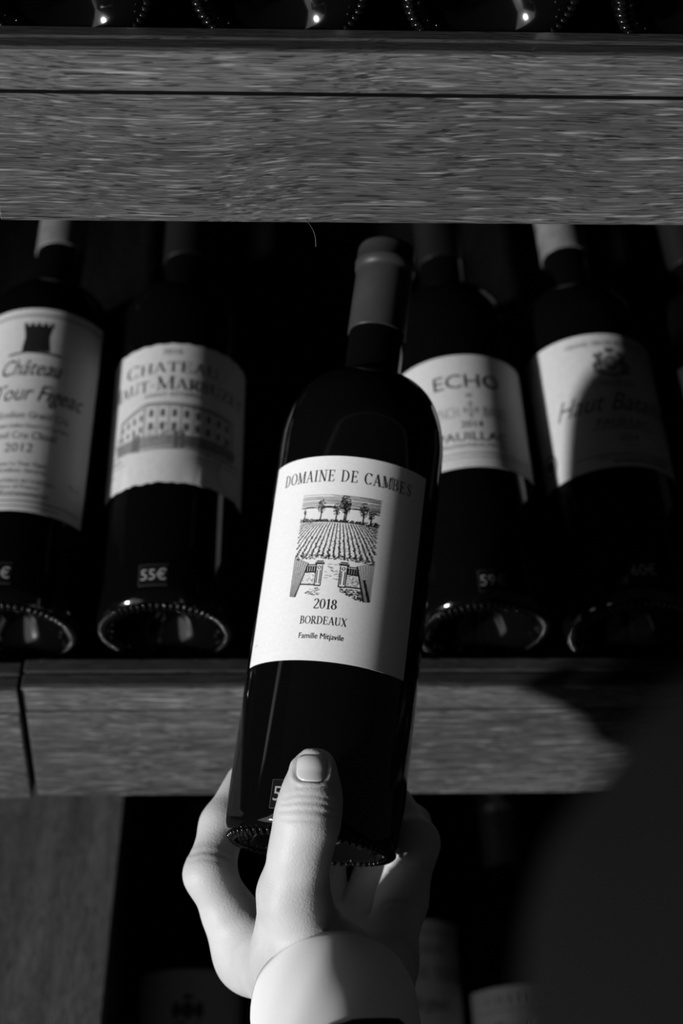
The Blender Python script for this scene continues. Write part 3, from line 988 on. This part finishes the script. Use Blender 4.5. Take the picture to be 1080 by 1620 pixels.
def grad(X, e=.0004):
    g = np.stack([hand_sdf(X + np.eye(3)[k] * e) - hand_sdf(X - np.eye(3)[k] * e) for k in range(3)], -1)
    return g / (np.linalg.norm(g, axis=-1, keepdims=True) + 1e-9)


NRM = grad(V)
px, py, pz = PX(V)
front = np.einsum('ij,ij->i', NRM, V - CAM) < 0


def crease(pl, wd, dep, zmax):
    """press a shallow fold along a line on the near side"""
    global disp
    best = np.full(len(V), 1e9)
    for (x0, y0), (x1, y1) in zip(pl, pl[1:]):
        dx, dy = x1 - x0, y1 - y0
        t = np.clip(((px - x0) * dx + (py - y0) * dy) / (dx * dx + dy * dy), 0, 1)
        best = np.minimum(best, np.hypot(px - x0 - t * dx, py - y0 - t * dy))
    m = front & (pz < zmax)
    disp += np.where(m, -dep * np.exp(-(best / wd) ** 2) + .35 * dep * np.exp(-((best - 2.2 * wd) / (1.2 * wd)) ** 2), 0)


disp = np.zeros(len(V))
for pl, wd, dep, zm in (
        ([(448, 1262), (470, 1257), (500, 1259), (528, 1268)], 2.6, 0.00019, .66), ([(446, 1272), (475, 1268), (505, 1270), (530, 1279)], 2.6, 0.00022, .66),
        ([(443, 1283), (470, 1281), (500, 1283), (527, 1290)], 2.8, 0.00025, .66), ([(446, 1296), (472, 1297), (500, 1299)], 2.6, 0.00016, .66),
        ([(470, 1246), (490, 1243), (515, 1246)], 2.2, .00025, .66),
        ([(302, 1352), (320, 1346), (345, 1350), (362, 1358)], 3.2, .0002, .75), ([(300, 1362), (322, 1358), (350, 1364)], 2.6, .00012, .75),
        ([(605, 1432), (625, 1427), (650, 1432), (672, 1440)], 3.0, .0005, .75), ([(618, 1372), (640, 1368), (665, 1374), (685, 1382)], 3.0, .0005, .75),
        ([(612, 1381), (640, 1378), (668, 1386)], 2.4, .0003, .75),
        ([(404, 1448), (400, 1462), (384, 1478), (366, 1500), (360, 1530)], 4.5, .00012, .75), ([(412, 1452), (420, 1475), (428, 1500)], 4.5, .00012, .75),
        ([(520, 1470), (545, 1440), (560, 1420)], 4.0, .0005, .75)):
    crease(pl, wd, dep, zm)

# the nail bed: outline in the frame, groove round it
NAILC = (493.0, 1214.0); NW, NH_, NT = 25.0, 21.5, R_(4)


def nail_r(x, y):
    dx, dy = x - NAILC[0], y - NAILC[1]
    a = (dx * math.cos(NT) + dy * math.sin(NT)) / NW; b = (-dx * math.sin(NT) + dy * math.cos(NT)) / NH_
    return (np.abs(a) ** 3.6 + np.abs(b) ** 3.6) ** (1 / 3.6)


nr = nail_r(px, py)
m = front & (pz < .66)
disp += np.where(m, -.0008 * (1 / (1 + np.exp((nr - 1.06) / .04))) + .00045 * np.exp(-((nr - 1.28) / .14) ** 2), 0)
V2 = V + NRM * disp[:, None]

person = thing('person', 'person in dark jacket and white shirt cuff reaching out to hold the bottle', 'person', mw=Matrix.Translation(Vector(WR)))
wr = np.array(WR)
hand = link('hand', pyd('hand', V2 - wr, F), M['skin'], person, True)
hand['label'] = 'bare left hand gripping the bottle by its heel'

# thumb nail: a thin domed plate seated in its bed
NU, NV = 18, 16
A_, B_ = np.meshgrid(np.linspace(-1, 1, NU + 1), np.linspace(-1, 1, NV + 1))
A_ = A_.ravel(); B_ = B_.ravel()
rr = np.maximum(np.abs(A_), np.abs(B_))
kk = np.where(rr > 0, rr / np.maximum(1e-6, (np.abs(A_) ** 3.6 + np.abs(B_) ** 3.6) ** (1 / 3.6)), 1)
aa, bb = A_ * kk * NW, B_ * kk * NH_
nx_, ny_ = NAILC[0] + aa * math.cos(NT) - bb * math.sin(NT), NAILC[1] + aa * math.sin(NT) + bb * math.cos(NT)
ray = CF + ((nx_ - 540) / FPX)[:, None] * CR - ((ny_ - 810) / FPX)[:, None] * CU
dd = np.full(len(A_), .60)
for _ in range(40): dd = dd + hand_sdf(CAM + ray * dd[:, None]) * .9
pt = CAM + ray * dd[:, None]; gn = grad(pt)
vv = list(pt - gn * .0009 - wr) + list(pt + gn * (-.00042 + .00030 * (1 - rr ** 3))[:, None] - wr)
ff = []
S = (NU + 1) * (NV + 1)
for i in range(NV):
    for j in range(NU):
        q = [i * (NU + 1) + j, i * (NU + 1) + j + 1, (i + 1) * (NU + 1) + j + 1, (i + 1) * (NU + 1) + j]
        ff.append([S + x for x in q[::-1]]); ff.append(q)
bd = [j for j in range(NU)] + [i * (NU + 1) + NU for i in range(NV)] + [NV * (NU + 1) + NU - j for j in range(NU)] + [(NV - i) * (NU + 1) for i in range(NV)]
for a, b in zip(bd, bd[1:] + bd[:1]): ff.append([a, b, S + b, S + a][::-1])
nl = link('thumb_nail', pyd('thumb_nail', vv, ff), M['nail'], hand, True)


# shirt cuff: a tube of cloth round the wrist
def tube(name, c0, d, length, r0, r1, thick, m, parent, seg=72, n=28, wob=.0, oval=1.0, tilt=0.0, seed=1):
    d = d / np.linalg.norm(d)
    e1 = np.cross(d, [0, 0, 1.]); e1 /= np.linalg.norm(e1); e2 = np.cross(e1, d)
    rr = random.Random(seed); ph = [rr.uniform(0, 6.28) for _ in range(6)]
    V = []; F = []
    rows = [(i / n, 0) for i in range(n + 1)] + [(i / n, 1) for i in range(n, -1, -1)]
    for s, inner in rows:
        for k in range(seg):
            a = 2 * math.pi * k / seg
            r = r0 + (r1 - r0) * s - (thick if inner else 0)
            r += wob * (math.sin(2 * a + ph[0] + 3 * s) * .5 + math.sin(3 * a + ph[1] - 5 * s) * .35 + math.sin(5 * a + ph[2] + 7 * s) * .2) * (.35 + s)
            r += wob * .22 * math.sin(7 * a + 5 * s + ph[3]) * math.sin(11 * s + 3 * a + ph[4])
            if not inner and s < .001: r -= thick * .25
            pos = c0 + d * (length * s + tilt * math.cos(a - 1.2) * (1 - s)) + r * (math.cos(a) * e1 * oval + math.sin(a) * e2)
            V.append(pos - wr)
    nr_ = len(rows)
    for i in range(nr_):
        i2 = (i + 1) % nr_
        for k in range(seg):
            k2 = (k + 1) % seg
            F.append((i * seg + k, i * seg + k2, i2 * seg + k2, i2 * seg + k))
    me = pyd(name, V, F)
    bm = bmesh.new(); bm.from_mesh(me); bmesh.ops.recalc_face_normals(bm, faces=bm.faces); bm.to_mesh(me); bm.free()
    return link(name, me, m, parent, True)


CC = P(524, 1584, .6450)
cuff = tube('shirt_cuff', CC, FD, .11, .0338, .0350, .0013, M['shirt'], person, wob=.0019, seed=5)

# jacket: sleeve, elbow, upper arm, shoulder and the near side of the chest as one surface
SL0 = CC + FD * .060
EL = WR + FD * .245 + CR * .03
cam2 = lambda x, y, z: CAM + CR * x - CU * y + CF * z
SH = cam2(.0680, .0590, .19)
CH = SH + np.array([.21, -.08, -.10])


def jacket_sdf(X):
    d = cone(X, SL0 - FD * .02, EL, .0395, .052)
    d = smin(d, cone(X, EL, SH, .046, .040), .03)
    t = cone(X, SH + np.array([.06, -.03, -.01]), CH, .045, .10)
    t = smin(t, cone(X, CH, CH + np.array([.02, .0, -.42]), .125, .12), .05)
    t = smin(t, cone(X, SH, CH + np.array([.09, .02, .14]), .038, .055), .03)
    d = smin(d, t, .03)
    d = np.maximum(d, -(X - SL0) @ FD)
    return d + .0016 * np.sin(X[..., 0] * 95 + X[..., 2] * 60) * np.sin(X[..., 1] * 80 + 1.3 * X[..., 2] * 50)


h = .008
pp = np.array([SL0, EL, SH, CH, CH + np.array([.02, 0, -.42])])
lo = pp.min(0) - .15; hi = pp.max(0) + .19
gx, gy, gz = [np.arange(lo[i], hi[i], h) for i in range(3)]
X = np.stack(np.meshgrid(gx, gy, gz, indexing='ij'), -1)
V, F = surface_nets(jacket_sdf(X), lo, h)
V = smooth_mesh(V, F, 4)
jk = link('jacket', pyd('jacket', V - wr, F), M['jacket'], person, True)
jk['label'] = 'dark jacket sleeve and shoulder, out of focus'
